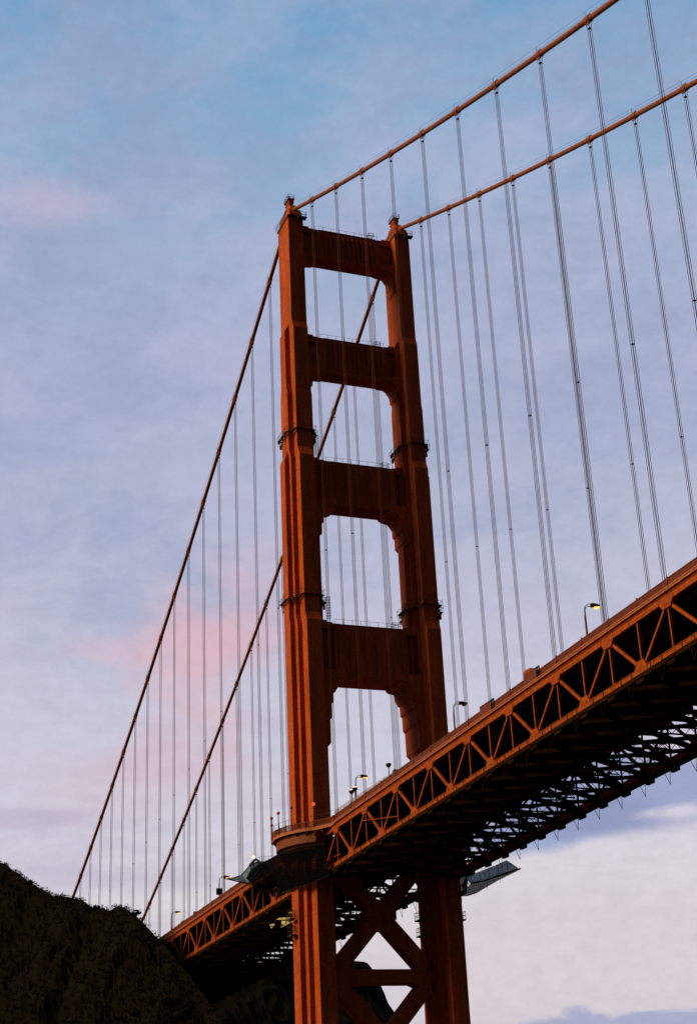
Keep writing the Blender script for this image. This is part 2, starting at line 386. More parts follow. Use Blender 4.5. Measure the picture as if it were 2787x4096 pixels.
# ------------------------------------------------------------------ decks
def build_deck(s_, label):
    """s_ = +1 main span (x>0), -1 side span (x<0)"""
    K = KM if s_ > 0 else KS; off = 0 if s_ > 0 else XS
    root = thing('bridge_deck', label, 'bridge deck', (0, 0, 0))
    x0 = s_ * 8.0; x1 = off + s_ * K * P
    def X(k): return off + s_ * k * P
    def lin(b, y0, y1, r0, r1, xa=x0, xb=x1):
        xa, xb = min(xa, xb), max(xa, xb)
        n = max(1, int((xb - xa) / 60)); v = []
        vs = []
        for x in (xa, xb):
            for (y, r) in ((y0, r0), (y1, r0), (y1, r1), (y0, r1)): vs.append((x, y, zd(x) + r))
        b.add(vs, [(0, 3, 2, 1), (4, 5, 6, 7), (0, 1, 5, 4), (1, 2, 6, 5), (2, 3, 7, 6), (3, 0, 4, 7)])
    # members shared by both trusses
    hg = s_ * P / 2; sl = .0228 if s_ > 0 else .0195
    TOP, BOT = 7.0, -.15
    dA = MB(); dA.bar((0, 0, TOP - .35), (hg, 0, BOT + .35 + sl * hg), .36, .42)
    for t in (.15, .3, .45, .6, .75, .9): pass
    mA = dA.me('diagonal'); mA.materials.append(M_S)
    dB = MB(); dB.bar((0, 0, TOP - .35), (-hg, 0, BOT + .35 - sl * hg), .32, .34); mB = dB.me('diagonal'); mB.materials.append(M_S)
    dV = MB(); dV.bar((0, 0, BOT + .3), (0, 0, TOP - .3), .26, .26); mV = dV.me('vertical'); mV.materials.append(M_S)
    g = MB(); g.prism_xz([(-1.75, 7.3), (-1.75, 6.75), (-.95, 5.75), (.95, 5.75), (1.75, 6.75), (1.75, 7.3)], -.36, .36)
    g.box(-1.3, 1.3, -.39, .39, 6.2, 6.9)
    mGT = g.me('gusset_plate'); mGT.materials.append(M_S)
    g = MB(); g.prism_xz([(-1.5, -.6), (1.5, -.6), (1.5, .35), (.85, 1.35), (-.85, 1.35), (-1.5, .35)], -.41, .41)
    mGB = g.me('gusset_plate'); mGB.materials.append(M_S)
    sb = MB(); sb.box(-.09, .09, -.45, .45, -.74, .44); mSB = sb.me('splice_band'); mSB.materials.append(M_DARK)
    for sgn in (-1, 1):
        cy = sgn * Y
        b = MB(); lin(b, cy - .33, cy + .33, 6.6, 7.45); lin(b, cy - .42, cy + .42, 7.42, 7.5)
        b.build('top_chord', M_S, root)
        b = MB(); lin(b, cy - .36, cy + .36, -.72, .42); lin(b, cy - .44, cy + .44, .30, .39); lin(b, cy - .44, cy + .44, -.69, -.60)
        b.build('bottom_chord', M_S, root)
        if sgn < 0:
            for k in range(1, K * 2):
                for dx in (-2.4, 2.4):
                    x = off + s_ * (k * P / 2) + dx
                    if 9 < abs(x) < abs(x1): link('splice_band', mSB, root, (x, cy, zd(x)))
        for k in range(1, K + 1):
            x = X(k); z = zd(x)
            link('gusset_plate', mGT, root, (x, cy, z))
            link('vertical', mV, root, (x, cy, z))
            if k < K: link('diagonal', mA, root, (x, cy, z))
            link('diagonal', mB, root, (x, cy, z))
            xb = X(k - .5)
            link('gusset_plate', mGB, root, (xb, cy, zd(xb))); link('vertical', mV, root, (xb, cy, zd(xb)))
        # sidewalk edge and railing
        b = MB(); e0, e1 = sorted((cy, cy + sgn * .62)); lin(b, e0, e1, 7.78, 8.22); lin(b, *sorted((cy + sgn * .62, cy + sgn * .7)), 8.05, 8.2)
        b.build('sidewalk_edge', M_EDGE, root)
        b = MB(); xa, xb = min(x0, x1), max(x0, x1); yr = cy + sgn * .3; x = xa
        while x < xb:
            z = zd(x) + 8.2; b.box(x, x + .17, yr - .035, yr + .035, z, z + 1.12); x += .24
        lin(b, yr - .09, yr + .09, 9.3, 9.42); lin(b, yr - .06, yr + .06, 8.24, 8.36)
        rl = b.build('railing', M_RAIL, root, False, False)
        pb = MB(); pb.box(-.09, .09, -.1, .1, 8.2, 9.62); pb.bar((0, sgn * .3, 8.0), (0, 0, 9.3), .08, .08); pm = pb.me('post'); pm.materials.append(M_RAIL)
        for k in range(1, K * 2 if s_ > 0 else 30):
            x = off + s_ * (k * P / 2 + 1.0)
            o = link('post', pm, rl, (x, yr, zd(x)))
        # maintenance rail and V hangers under the chord
        b = MB(); lin(b, *sorted((cy + sgn * .45, cy + sgn * .75)), -1.15, -.5); lin(b, *sorted((cy - sgn * .9 - .1, cy - sgn * .9 + .1)), -1.1, -.8)
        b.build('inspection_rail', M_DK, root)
        hm = MB()
        hm.bar((-.9, 0, -.9), (0, sgn * .35, -3.1), .07, .07); hm.bar((.9, 0, -.9), (0, sgn * .35, -3.1), .07, .07); hm.box(1.4, 3.4, -.25, .3, -1.6, -.9)
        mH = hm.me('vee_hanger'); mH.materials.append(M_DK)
        for k in range(1, K * 2):
            x = off + s_ * (k * P / 2 - 2.4)
            if abs(x) > 12: link('vee_hanger', mH, root, (x, cy + sgn * .5, zd(x)))
    # road and pavement slab (clear of the legs)
    b = MB(); lin(b, -Y + .02, Y - .02, 7.75, 8.18); lin(b, -9.7, 9.7, 7.72, 8.16, 0, x0)
    b.build('road_slab', M_CONC, root)
    b = MB()
    for y in (-9.4, 9.4): lin(b, y - .2, y + .2, 8.18, 8.42)
    b.build('kerb', M_CONC, root)
    b = MB()
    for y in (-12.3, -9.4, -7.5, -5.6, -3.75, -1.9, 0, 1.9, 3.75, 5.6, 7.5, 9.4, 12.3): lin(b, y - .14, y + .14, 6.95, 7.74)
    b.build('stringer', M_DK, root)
    # transverse floor beams (open trusses) and laced struts
    f = MB()
    f.box(-.3, .3, -13.3, 13.3, 6.5, 6.98); f.box(-.27, .27, -13.3, 13.3, 3.9, 4.3)
    n = 10; w = 26.4 / n
    for i in range(n):
        a = -13.2 + i * w; z_a, z_b = (6.6, 4.1) if i % 2 == 0 else (4.1, 6.6)
        f.bar((0, a, z_a), (0, a + w, z_b), .36, .45, (1, 0, 0)); f.bar((0, a, 4.1), (0, a, 6.6), .3, .35, (1, 0, 0))
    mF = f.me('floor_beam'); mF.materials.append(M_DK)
    def laced(b, a, c, depth, up, flange=.16, pitch=.95):
        a = Vector(a); c = Vector(c); u = Vector(up).normalized(); d = c - a; n = max(2, int(d.length / pitch))
        b.bar(a + u * depth / 2, c + u * depth / 2, flange * 1.6, flange, up); b.bar(a - u * depth / 2, c - u * depth / 2, flange * 1.6, flange, up)
        for i in range(n):
            s1 = 1 if i % 2 else -1
            b.bar(a + d * (i / n) + u * (s1 * depth / 2), a + d * ((i + 1) / n) - u * (s1 * depth / 2), .08, .1, up)
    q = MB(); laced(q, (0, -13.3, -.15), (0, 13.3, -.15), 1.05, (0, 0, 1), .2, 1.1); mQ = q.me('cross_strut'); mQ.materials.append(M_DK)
    v = MB()
    for s in (-1, 1):
        v.bar((0, s * 13.1, .2), (0, s * 6.6, 4.0), .6, .7, (1, 0, 0)); v.bar((0, s * 6.6, 4.0), (0, 0, .2), .5, .6, (1, 0, 0))
        laced(v, (0, s * 13.2, 2.3), (0, s * 9.6, 2.3), .7, (0, 0, 1), .18, .8)
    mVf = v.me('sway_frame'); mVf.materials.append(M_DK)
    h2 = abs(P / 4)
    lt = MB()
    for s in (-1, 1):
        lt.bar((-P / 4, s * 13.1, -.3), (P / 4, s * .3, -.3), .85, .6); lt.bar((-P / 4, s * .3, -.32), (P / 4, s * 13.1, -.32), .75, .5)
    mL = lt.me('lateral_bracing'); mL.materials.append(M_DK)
    for k in range(1, K * 2 + 1):
        x = off + s_ * k * P / 2; z = zd(x)
        link('floor_beam', mF, root, (x, 0, z)); link('cross_strut', mQ, root, (x, 0, z))
        if k % 2 == 0: link('sway_frame', mVf, root, (x, 0, z))
        if k < K * 2: link('lateral_bracing', mL, root, (x + s_ * P / 4, 0, z + sl * P / 4 * s_))
    return root
main_deck = build_deck(1, 'long orange truss deck of the main span rising to the right of the tower')
side_deck = build_deck(-1, 'orange truss deck of the side span running from the tower into the dark hill')
# horizontal service pipes seen on the near truss by the tower
b = MB(); b.tube([(9, -14.2, zd(9) + 1.9), (18, -14.2, zd(18) + 1.2)], .09); b.tube([(30, -14.2, zd(30) + 4.6), (47, -14.2, zd(47) + 1.3)], .08)
b.build('service_pipe', M_S, main_deck)

# ------------------------------------------------------------------ walkway bulging round each leg
for sgn, lab in ((-1, 'curved walkway platform wrapping the outer side of the near tower leg at deck level'), (1, 'curved walkway platform wrapping the outer side of the far tower leg at deck level')):
    root = thing('walkway_platform', lab, 'walkway', (0, sgn * Y, 74.1))
    arc = [(-15, .55), (-13, .6), (-9.6, 2.45), (-8.2, 4.0), (-6.3, 5.6), (-4.2, 6.7), (-2, 7.35), (0, 7.55), (2, 7.35), (4.2, 6.7), (6.3, 5.6), (8.2, 4.0), (9.6, 2.45), (13, .6), (15, .55)]
    arc = [(x, sgn * y) for x, y in arc]
    b = MB(); b.prism_xy([(x, y) for x, y in arc[1:-1]] + [(9.5, sgn * .2), (7.2, sgn * 2.2), (4.2, sgn * 3.9), (-4.2, sgn * 3.9), (-7.2, sgn * 2.2), (-9.5, sgn * .2)], -.15, .2)
    b.build('platform_floor', M_CONC, root)
    b = MB()
    for p, q in zip(arc[:-1], arc[1:]): b.bar((*p, 0), (*q, 0), .16, .62)
    b.build('fascia', M_EDGE, root)
    b = MB()
    for p, q in zip(arc[:-1], arc[1:]):
        b.bar((*p, 1.42), (*q, 1.42), .18, .12); b.bar((*p, .42), (*q, .42), .12, .1)
        L_ = math.dist(p, q); n = int(L_ / .22)
        for k in range(n):
            t = (k + .5) / n; x = p[0] + (q[0] - p[0]) * t; y = p[1] + (q[1] - p[1]) * t
            b.box(x - .075, x + .075, y - .04, y + .04, .3, 1.4)
        b.box(p[0] - .12, p[0] + .12, p[1] - .12, p[1] + .12, .2, 1.6)
    b.build('railing', M_RAIL, root, False, False)
    b = MB()
    for i, (x, y) in enumerate(arc[2:-2]):
        xi = x * .55; yi = sgn * 3.0
        b.bar((x, y * .97, -.25), (xi, yi, -.35), .25, .5); b.bar((x, y * .95, -.4), (xi, yi, -3.4), .25, .3)
    for p, q in zip(arc[2:-3], arc[3:-2]):
        b.bar((p[0] * .93, p[1] * .9, -1.35), (q[0] * .93, q[1] * .9, -1.35), .2, 2.1)
        b.bar((p[0] * .85, p[1] * .8, -2.9), (q[0] * .85, q[1] * .8, -2.9), .2, 1.3)
    b.build('bracket', M_RAIL, root)
    b = MB()
    for p, q in zip(arc[:-1], arc[1:]):
        b.bar((p[0], p[1], 2.5), (q[0], q[1], 2.5), .05, .05); b.bar((p[0], p[1], .4), (p[0], p[1], 2.5), .05, .05)
    b.build('fence_frame', M_DARK, root)

# ------------------------------------------------------------------ lamps
def lantern(x, y, zb_, zt, label, glow, group, head='globe'):
    root = thing('lantern_post', label, 'lantern', (x, y, zb_), group); h = zt - zb_
    b = MB(); b.tube([(0, 0, 0), (0, 0, .5), (0, 0, .55), (0, 0, h - .35)], [.18, .18, .11, .09], 8); b.build('post', M_DARK if glow is not M_GLOBE else M_RAIL, root)
    if head == 'globe':
        b = MB(); b.tube([(0, 0, h - .4), (0, 0, h - .3), (0, 0, h - .15), (0, 0, h), (0, 0, h + .15), (0, 0, h + .26)], [.12, .25, .33, .36, .3, .1], 12); b.build('globe', glow, root, True)
    else:
        b = MB(); b.tube([(0, 0, h - .75), (0, 0, h - .45), (0, 0, h - .3), (0, 0, h)], [.12, .42, .5, .52], 12); b.build('drum_head', M_BLK, root)
        if glow: b = MB(); b.tube([(0, 0, h + .01), (0, 0, h + .16), (0, 0, h + .24)], [.46, .4, .2], 12); b.build('lens', glow, root)
lantern(2.0, -21.2, 74.4, 78.7, 'lantern post with round reddish globe, tallest seen against the sky on the platform', M_GLOBE, 'globe lanterns on the near platform')
lantern(-2.7, -21.1, 74.4, 78.7, 'lantern post with pink-red globe left of the tallest one', M_GLOBE, 'globe lanterns on the near platform')
lantern(-7.2, -19.6, 74.2, 78.3, 'leftmost lantern post, at the far left edge of the curved platform', M_GLOBE, 'globe lanterns on the near platform')
lantern(5.8, -19.7, 74.4, 79.0, 'slim lantern post standing in front of the left lit stripe of the leg', M_GLOBE, 'globe lanterns on the near platform')
lantern(9.4, -16.35, 74.4, 79.0, 'lantern with bright orange-red globe in front of the right lit stripe of the leg', emis('red_lantern_glow', (1., .16, .03), .9), 'globe lanterns on the near platform')
lantern(22.3, -13.2, zd(22) + 8.2, 78.7, 'post with drum lamp glowing on top, left of a close pair', M_LIT2, 'drum lamps by the tower', 'drum')
lantern(24.1, -13.2, zd(24) + 8.2, 78.8, 'post with drum lamp glowing on top, right of a close pair', M_LIT2, 'drum lamps by the tower', 'drum')
lantern(41.2, -13.2, zd(41) + 8.2, 79.1, 'single post with unlit dark drum head beside the blue toilet cabin', None, 'drum lamps by the tower', 'drum')
lantern(-18.0, -20.2, 71.9, 73.9, 'bright round work lamp burning on the edge of the tarpaulin platform', emis('work_lamp_glow', (1., .62, .30), 2.6), None)

def street_lamp(x, label, lit, sign=False):
    z = zd(x) + 8.2; root = thing('street_lamp', label, 'street lamp', (x, -9.6, z), 'street lamps along the road')
    b = MB(); b.tube([(0, 0, 0), (0, 0, .8), (0, 0, .85), (0, 0, 7.3)], [.26, .26, .2, .15], 8); b.build('pole', M_RAIL, root)
    b = MB()
    for r, top in ((1.15, 9.15), (.75, 8.75)):
        pts = [(0, (0 if r > 1 else .1), 7.1)]
        for i in range(0, 7):
            t = pi / 2 * i / 6; pts.append((0, (0 if r > 1 else .1) + r * (1 - cos(t)), top - r + r * sin(t)))
        pts.append((0, 1.3, top)); b.tube(pts, .055, 6)
    b.build('arm', M_BLK, root)
    b = MB(); b.prism_yz([(1.15, 8.66), (1.2, 9.22), (1.7, 9.22), (2.55, 9.08), (2.65, 8.82), (1.7, 8.72)], -.24, .24)
    hd = b.build('lamp_head', M_DARK, root)
    b = MB(); b.prism_yz([(1.72, 8.74), (2.58, 8.82), (2.48, 8.58), (2.2, 8.46), (1.9, 8.46), (1.75, 8.56)], -.2, .2)
    b.build('lens', M_LIT if lit else M_OFF, hd)
    if sign:
        b = MB(); b.box(-.2, .2, -.75, .75, 4.5, 6.1); b.build('sign_box', M_BLK, root)
street_lamp(109.5, 'curved-arm street lamp glowing amber, rightmost on the bridge', True)
street_lamp(62.6, 'unlit curved-arm street lamp just right of the far tower leg', False)
street_lamp(15.4, 'lit street lamp with bright yellow lens, framed between the two tower legs', True)
street_lamp(-79.6, 'lit street lamp with a dark sign box on its pole, left of the tower', True, True)
street_lamp(-126.0, 'lit street lamp nearest the hill at the left end of the deck', True)

# ------------------------------------------------------------------ things on the pavement
def toilet(x, label):
    z = zd(x) + 8.2; root = thing('portable_toilet', label, 'portable toilet', (x, -12.3, z), 'blue toilet cabins on the pavement')
    b = MB(); b.box(-.6, .6, -.6, .6, 0, 2.1); b.build('cabin', M_BLUE, root)
    b = MB(); b.box(-.45, .45, -.63, -.603, .15, 1.95); b.build('door', M_BLUE, root)
    b = MB(); b.prism_xz([(-.68, 2.1), (.68, 2.1), (.6, 2.35), (.35, 2.55), (-.35, 2.55), (-.6, 2.35)], -.68, .68); b.build('roof', M_BLUE, root)
toilet(42.8, 'blue portable toilet behind the railing, between the tower legs')
toilet(-91.0, 'blue portable toilet behind the railing, on the side span left of the tower')
def cabinet(x, y, w, h, label, m=M_S):
    z = zd(x) + 8.2; root = thing('equipment_cabinet', label, 'cabinet', (x, y, z))
    b = MB(); b.prism_xz([(-w, .1), (w, .1), (w, h - .35), (w - .35, h), (-w + .3, h), (-w, h - .2)], -.55, .55); b.build('housing', m, root)
    b = MB(); b.box(-w + .15, w - .15, -.58, -.553, .3, h - .6); b.build('door', m, root)
cabinet(97.6, -13.05, 1.25, 2.75, 'boxy orange-red cabinet standing above the railing of the main span')
cabinet(-100.3, -13.0, 1.5, 1.9, 'dull red cabinet beside the railing, near the left end of the deck', M_RAIL)
for (xa, xb, h, lab) in ((97.8, 101.6, 1.75, 'raised maintenance gate in the railing, beside the orange cabinet'), (82.1, 86.1, 1.75, 'raised maintenance gate in the railing, left of the orange cabinet')):
    root = thing('railing_gate', lab, 'gate', ((xa + xb) / 2, -14.25, zd(xa) + 8.2), 'raised gates in the railing')
    b = MB(); w = (xb - xa) / 2; k = -w
    while k < w: b.box(k, k + .2, -.05, .05, 0, h); k += .25
    b.box(-w, w, -.08, .08, h - .12, h); b.build('panel', M_RAIL, root)
    b = MB()
    for k in (w + .15, w + .6, w + 1.05): b.box(k - .05, k + .05, -.08, .08, 0, h)
    b.box(w, w + 1.1, -.09, .09, h - .14, h + .02); b.build('gate_frame', M_BLK, root)
root = thing('chain_link_fence', 'pale see-through mesh fence standing above the near railing beside the tower', 'fence', (28, -13.3, zd(28) + 8.2))
b = MB(); n = 13
for i in range(n):
    x = -15 + i * 2.6; b.bar((x, 0, x * .0228), (x, 0, x * .0228 + 2.35), .05, .05)
b.build('post', M_DARK, root)
b = MB(); b.box(-15, 16.2, -.01, .01, .2, 2.3); b.build('mesh_panel', M_FENCE, root)

# ------------------------------------------------------------------ nets and tarpaulins round the legs
def sheet(b, top, bot, n=4, sag=.5, th=.05):
    """sheet between two polylines, sagging in the middle, with thickness"""
    m = len(top); base = len(b.v)
    for side in (0, th):
        for i in range(m):
            for j in range(n + 1):
                t = j / n; p = Vector(top[i]).lerp(Vector(bot[i]), t); p.z -= sag * 4 * t * (1 - t) * (.6 + .4 * sin(i * 2.1)) + side
                b.v.append(tuple(p))
    R = (n + 1)
    for s in (0, 1):
        o = base + s * m * R
        for i in range(m - 1):
            for j in range(n):
                q = (o + i * R + j, o + (i + 1) * R + j, o + (i + 1) * R + j + 1, o + i * R + j + 1)
                b.f.append(q if s else q[::-1])
    return b
def frame(b, pts, r=.12):
    b.tube(pts, r, 5)
root = thing('debris_net', 'large dark mesh net slung round the foot of the near tower leg below the walkway', 'safety net', (0, -Y, 66))
b = MB()
top = [(-34, -2.2, 6.0), (-27, -5.2, 5.2), (-19, -6.6, 5.6), (-11, -7.2, 5.2), (-4, -7.6, 4.6), (4, -7.6, 4.4), (10, -6.0, 4.3), (14, -2.6, 4.2)]
bot = [(-32, -1.0, 3.3), (-26, -1.2, 2.6), (-19, -1.3, 1.9), (-12, -1.8, .3), (-7, -4.0, -1.4), (0, -4.4, -1.9), (7.5, -3.3, -2.2), (13, -1.2, -1.6)]
sheet(b, top, bot, 5, .6); b.build('mesh', M_NET, root)
b = MB(); frame(b, top); frame(b, bot)
for p, q in zip(top, bot): b.tube([p, q], .09, 5)
rg = random.Random(3)
for i in range(60):
    t = rg.random() * 6.99; k = int(t); p = Vector(bot[k]).lerp(Vector(bot[k + 1]), t - k)
    b.bar(p, (p.x + rg.uniform(-.6, .6), p.y - rg.random() * .5, p.z - rg.random() * .9 + .2), .07, .07)
b.build('net_frame', M_BLK, root)
root = thing('tarpaulin_platform', 'blue-grey tarpaulin platform jutting into the sky at the left edge of the dark net', 'tarpaulin', (-28, -18, 73))
b = MB()
TT = [(-6.6, -2.5, -.6), (2.1, -2.5, -1.4), (8.4, -2.5, -.5), (13.6, -2.5, -.8), (19.4, -2.5, -1.9), (25.9, -2.5, -3.2)]
TB = [(-13.5, 2.0, .5), (-8.8, 2.0, -1.0), (-3.3, 2.0, -1.3), (2.0, 2.0, -1.5), (7.2, 2.0, -1.7), (13.9, 2.0, -2.2)]
sheet(b, TT, TB, 4, .12)
b.build('sheet', M_TARP, root)
b = MB(); frame(b, TT, .1); frame(b, TB, .14); frame(b, [(-7.4, -2.6, -.3), (-9.5, 0, .1), (-13.5, 2.0, .5)], .14)
frame(b, [(-9.4, -3.0, .1), (-7.0, 0.4, -1.2), (-5.0, 2.2, -2.0)], .13)
for p, q in zip(TT, TB): b.tube([p, q], .06, 5)
b.tube([(8.4, -2.5, -.5), (12, -2.4, .1), (14.5, -2.3, -1.0)], .25, 6)
for x in range(15, 26, 2): b.bar((x, -2.5, -1.2 - (x - 13) * .17), (x, -2.5, .2 - (x - 13) * .17), .05, .05)
b.bar((14, -2.5, .1), (25, -2.5, -1.8), .05, .05)
b.build('sheet_frame', M_BLK, root)
root = thing('tarpaulin_platform', 'blue-grey tarpaulin net jutting out to the right of the far tower leg under the deck', 'tarpaulin', (12, 18, 65))
b = MB()
sheet(b, [(-3.2, -2.0, .35), (0.5, 0, .9), (4, 1.2, 1.3), (6.9, 2.2, 1.7), (8.2, 2.5, 1.0), (9.8, 3.0, -.3)], [(-3.4, -1.0, -.8), (0, .4, -.9), (3, .8, -.9), (5.5, 1.2, -.8), (8, 2.2, -.6), (9.6, 2.9, -.6)], 4, .2)
b.build('sheet', M_TARP, root)
b = MB()
sheet(b, [(-3.4, -1.0, -.85), (0, .4, -.95), (3, .8, -.95), (5.5, 1.2, -.85), (8, 2.2, -.65), (9.9, 3.0, -.65)], [(-8, -2.6, -2.6), (-4, -1.6, -3.2), (-1.5, -.9, -3.1), (1.2, -.3, -2.6), (5, 1.0, -1.7), (9.7, 2.8, -.8)], 3, .1)
b.build('lower_net', M_NET, root)
b = MB(); frame(b, [(-3.4, -1.0, -.8), (0, .4, -.9), (5.5, 1.2, -.8), (10.8, 3.1, -.5)], .2); frame(b, [(-3.2, -2.0, .4), (4, 1.2, 1.35), (6.9, 2.2, 1.8)], .09); frame(b, [(6.9, 2.2, 1.8), (8.2, 2.5, 1.0), (9.8, 3.0, -.2)], .1)
frame(b, [(-4.0, -3.6, 1.4), (3.4, -2.6, 2.6), (6.4, -.6, 3.4)], .2)
frame(b, [(-4.0, -3.4, .7), (3.8, -1.6, 2.4), (5.6, -1.6, 4.0)], .12)
for k in range(5): b.tube([(-2.5 + k * 2.4, -1.4 + k * .9, .5 + k * .25), (-3 + k * 2.6, -.9 + k * .75, -.9)], .06, 5)
for k in range(7): b.bar((-6 + k * 2, -2 + k * .5, -2.8 + k * .25), (-6 + k * 2, -2 + k * .5, -4.0 + k * .25 + (k % 2) * .8), .05, .05)
b.build('sheet_frame', M_BLK, root)
root = thing('debris_net', 'dark mesh net slung round the foot of the far tower leg under the deck', 'safety net', (0, Y, 66))
b = MB(); top = [(-14, 2.0, 3.0), (-8, 4.5, 2.6), (0, 5.6, 1.6), (6, 4.2, .6), (9, 2.2, .2)]; bot = [(-13, 1.2, -1.0), (-7, 4.0, -2.4), (0, 4.4, -3.0), (5, 3.9, -3.0), (8, 1.4, -2.2)]
sheet(b, top, bot, 4, .4); b.build('mesh', M_NET, root)
b = MB(); frame(b, top); frame(b, bot); b.build('net_frame', M_BLK, root)
root = thing('canvas_enclosure', 'cream canvas work enclosure hung under the side span left of the near leg', 'work enclosure', (-40, -6, 65))
b = MB(); b.box(-8.2, 5.2, -.2, .2, .1, .75); b.box(-3.0, 5.2, -.18, .18, -1.6, .1); b.build('canvas_wall', M_CREAM, root)
b = MB(); b.box(-10.6, -7.3, -.2, .2, -.6, .7); b.build('canvas_panel', M_CREAM, root)
b = MB(); b.tube([(-8, -.3, .9), (-8, -.3, 3.4)], .08); b.tube([(5, -.3, .9), (5, -.3, 3.4)], .08); b.tube([(-10.8, -.3, .85), (5.4, -.3, .85)], .07); b.tube([(-7, -.35, 0), (-3, -.35, -1.2), (0, -.35, -1.3), (4, -.35, .1)], .05); b.build('hanger', M_BLK, root)

# ------------------------------------------------------------------ hills, water
RA = [(-384.4, -60.0, 159.0), (-256.6, -50.0, 127.2), (-201.8, -45.0, 108.2), (-192.9, -44.0, 105.3), (-183.0, -42.0, 101.1), (-177.4, -40.0, 97.9), (-172.4, -38.0, 95.3), (-167.6, -36.0, 92.9), (-161.0, -35.0, 90.6), (-151.9, -34.0, 89.0), (-145.4, -32.0, 87.2), (-139.8, -31.0, 85.7), (-136.5, -29.0, 83.4), (-128.9, -28.0, 81.8), (-124.1, -27.0, 80.5), (-122.9, -26.0, 81.1), (-117.1, -25.5, 80.6), (-110.5, -25.0, 78.3), (-106.3, -24.0, 76.2), (-100.1, -23.0, 72.8), (-90.1, -22.0, 67.8), (-79.0, -21.0, 62.0), (-64.8, -20.0, 54.4), (-51.9, -19.0, 47.0), (-36.8, -18.0, 37.2), (-20.3, -18.0, 26.3)]
def resample(pts, step):
    out = []
    for a, c in zip(pts[:-1], pts[1:]):
        a = Vector(a); c = Vector(c); n = max(1, int((c - a).length / step))
        for i in range(n): out.append(a.lerp(c, i / n))
    out.append(Vector(pts[-1])); return out
def fbm(p, s):
    v = 0; a = 1; f = 1 / s
    for _ in range(5): v += a * noise.noise(p * f); a *= .5; f *= 2.1
    return v
def ridge_hill(name, ridge, front, back, fl, mt, amp, nf=70, nb=26):
    rs = resample(ridge, 1.6); b = MB(); ncol = nf + nb + 1
    fdir = Vector(front).normalized(); bdir = Vector(back).normalized()
    for i, r in enumerate(rs):
        for j in range(-nb, nf + 1):
            if j >= 0:
                t = j / nf; d = r.z * fl * t ** 1.15; z = r.z * (1 - t) ** 1.05 - 4 * t
                p = Vector((r.x, r.y, 0)) + fdir * d
            else:
                t = -j / nb; d = r.z * .8 * t; z = r.z * (1 - t) - 6 * t; p = Vector((r.x, r.y, 0)) + bdir * d
            q = Vector((p.x, p.y, z)); w = min(1, abs(j) / 5)
            g = fbm(q, 26) * amp * w + fbm(q + Vector((50, 9, 3)), 5) * (.35 + .9 * w)
            gu = noise.noise(Vector((r.x * .06, r.y * .06, 3))) * 2.5 * w * min(1, t * 3) * (1 - t)
            b.v.append((p.x + fdir.x * (g + gu), p.y + fdir.y * (g + gu), z + g * .55))
    for i in range(len(rs) - 1):
        for j in range(ncol - 1):
            b.f.append((i * ncol + j, i * ncol + j + 1, (i + 1) * ncol + j + 1, (i + 1) * ncol + j))
    o = b.build(name, mt, None, False, True); o['kind'] = 'structure'; return rs, o
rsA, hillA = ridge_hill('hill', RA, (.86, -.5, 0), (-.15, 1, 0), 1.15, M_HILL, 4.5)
RB = [(-470, -260, 120), (-430, -60, 116), (-420, 20, 113), (-420, 52.5, 112), (-420, 69, 109.7), (-420, 86.7, 108.3), (-420, 106, 107.6), (-420, 125.3, 107.1), (-420, 156, 108.1), (-420, 162.4, 107.7), (-420, 164, 107.0), (-420, 166.2, 104.3), (-420, 170, 97.1), (-420, 171.9, 92.8), (-420, 173.8, 87.9), (-420, 176.2, 84.6), (-420, 183.6, 69.4), (-418, 197, 40), (-415, 210, 8)]
rsB, hillB = ridge_hill('far_hill', RB, (1, -.05, 0), (-1, .3, 0), .8, M_HILL2, 3.5, 40, 12)
RW = [(-60, -330, 4), (-105, -330, 70), (-150, -335, 150), (-230, -340, 225), (-400, -360, 262), (-700, -400, 290)]
ridge_hill('west_shade_headland', RW, (.15, 1, 0), (-.1, -1, 0), .85, M_HILL2, 9, 40, 20)  # headland out of view, added to shade the side span and near hill
b = MB(); S_ = 9000; b.add([(-S_, -S_, 0), (S_, -S_, 0), (S_, S_, 0), (-S_, S_, 0)], [(0, 1, 2, 3)])
M_W = mat('bay_water', (.006, .010, .014), .45, 0, .3, .02, .6, .35, False, .15)
w_ = b.build('water', M_W); w_['kind'] = 'structure'
# scrub on the slope
b = MB(); rg = random.Random(11)
def clump(b, p, r, n):
    for _ in range(n):
        d = Vector((rg.gauss(0, 1), rg.gauss(0, 1), abs(rg.gauss(0, .8)))).normalized() * r * (.4 + .6 * rg.random())
        c = p + d; u = Vector((rg.gauss(0, 1), rg.gauss(0, 1), rg.gauss(0, 1))).normalized(); v = u.cross(Vector((rg.random(), rg.random(), 1))).normalized(); s = r * rg.uniform(.16, .34)
        n_ = len(b.v); b.v += [tuple(c - u * s), tuple(c + v * s * .6), tuple(c + u * s), tuple(c - v * s * .6)]; b.f.append((n_, n_ + 1, n_ + 2, n_ + 3))
vs = hillA.data.vertices; nv = 70 + 26 + 1; nr = len(rsA)
for i in range(nr):
    if rg.random() < .75: clump(b, Vector(vs[i * nv + 26].co) + Vector((rg.uniform(-1, 1), rg.uniform(-1, 1), -.1)), rg.choice((.3, .4, .5, .5, .7)), 26)
for _ in range(13000):
    i = rg.randrange(nr); j = 26 + int(70 * rg.random() ** 1.2)
    clump(b, Vector(vs[i * nv + j].co), rg.uniform(.4, 1.3), 14)
sc_ = b.build('scrub', M_BUSH, None, False, False); sc_['kind'] = 'stuff'
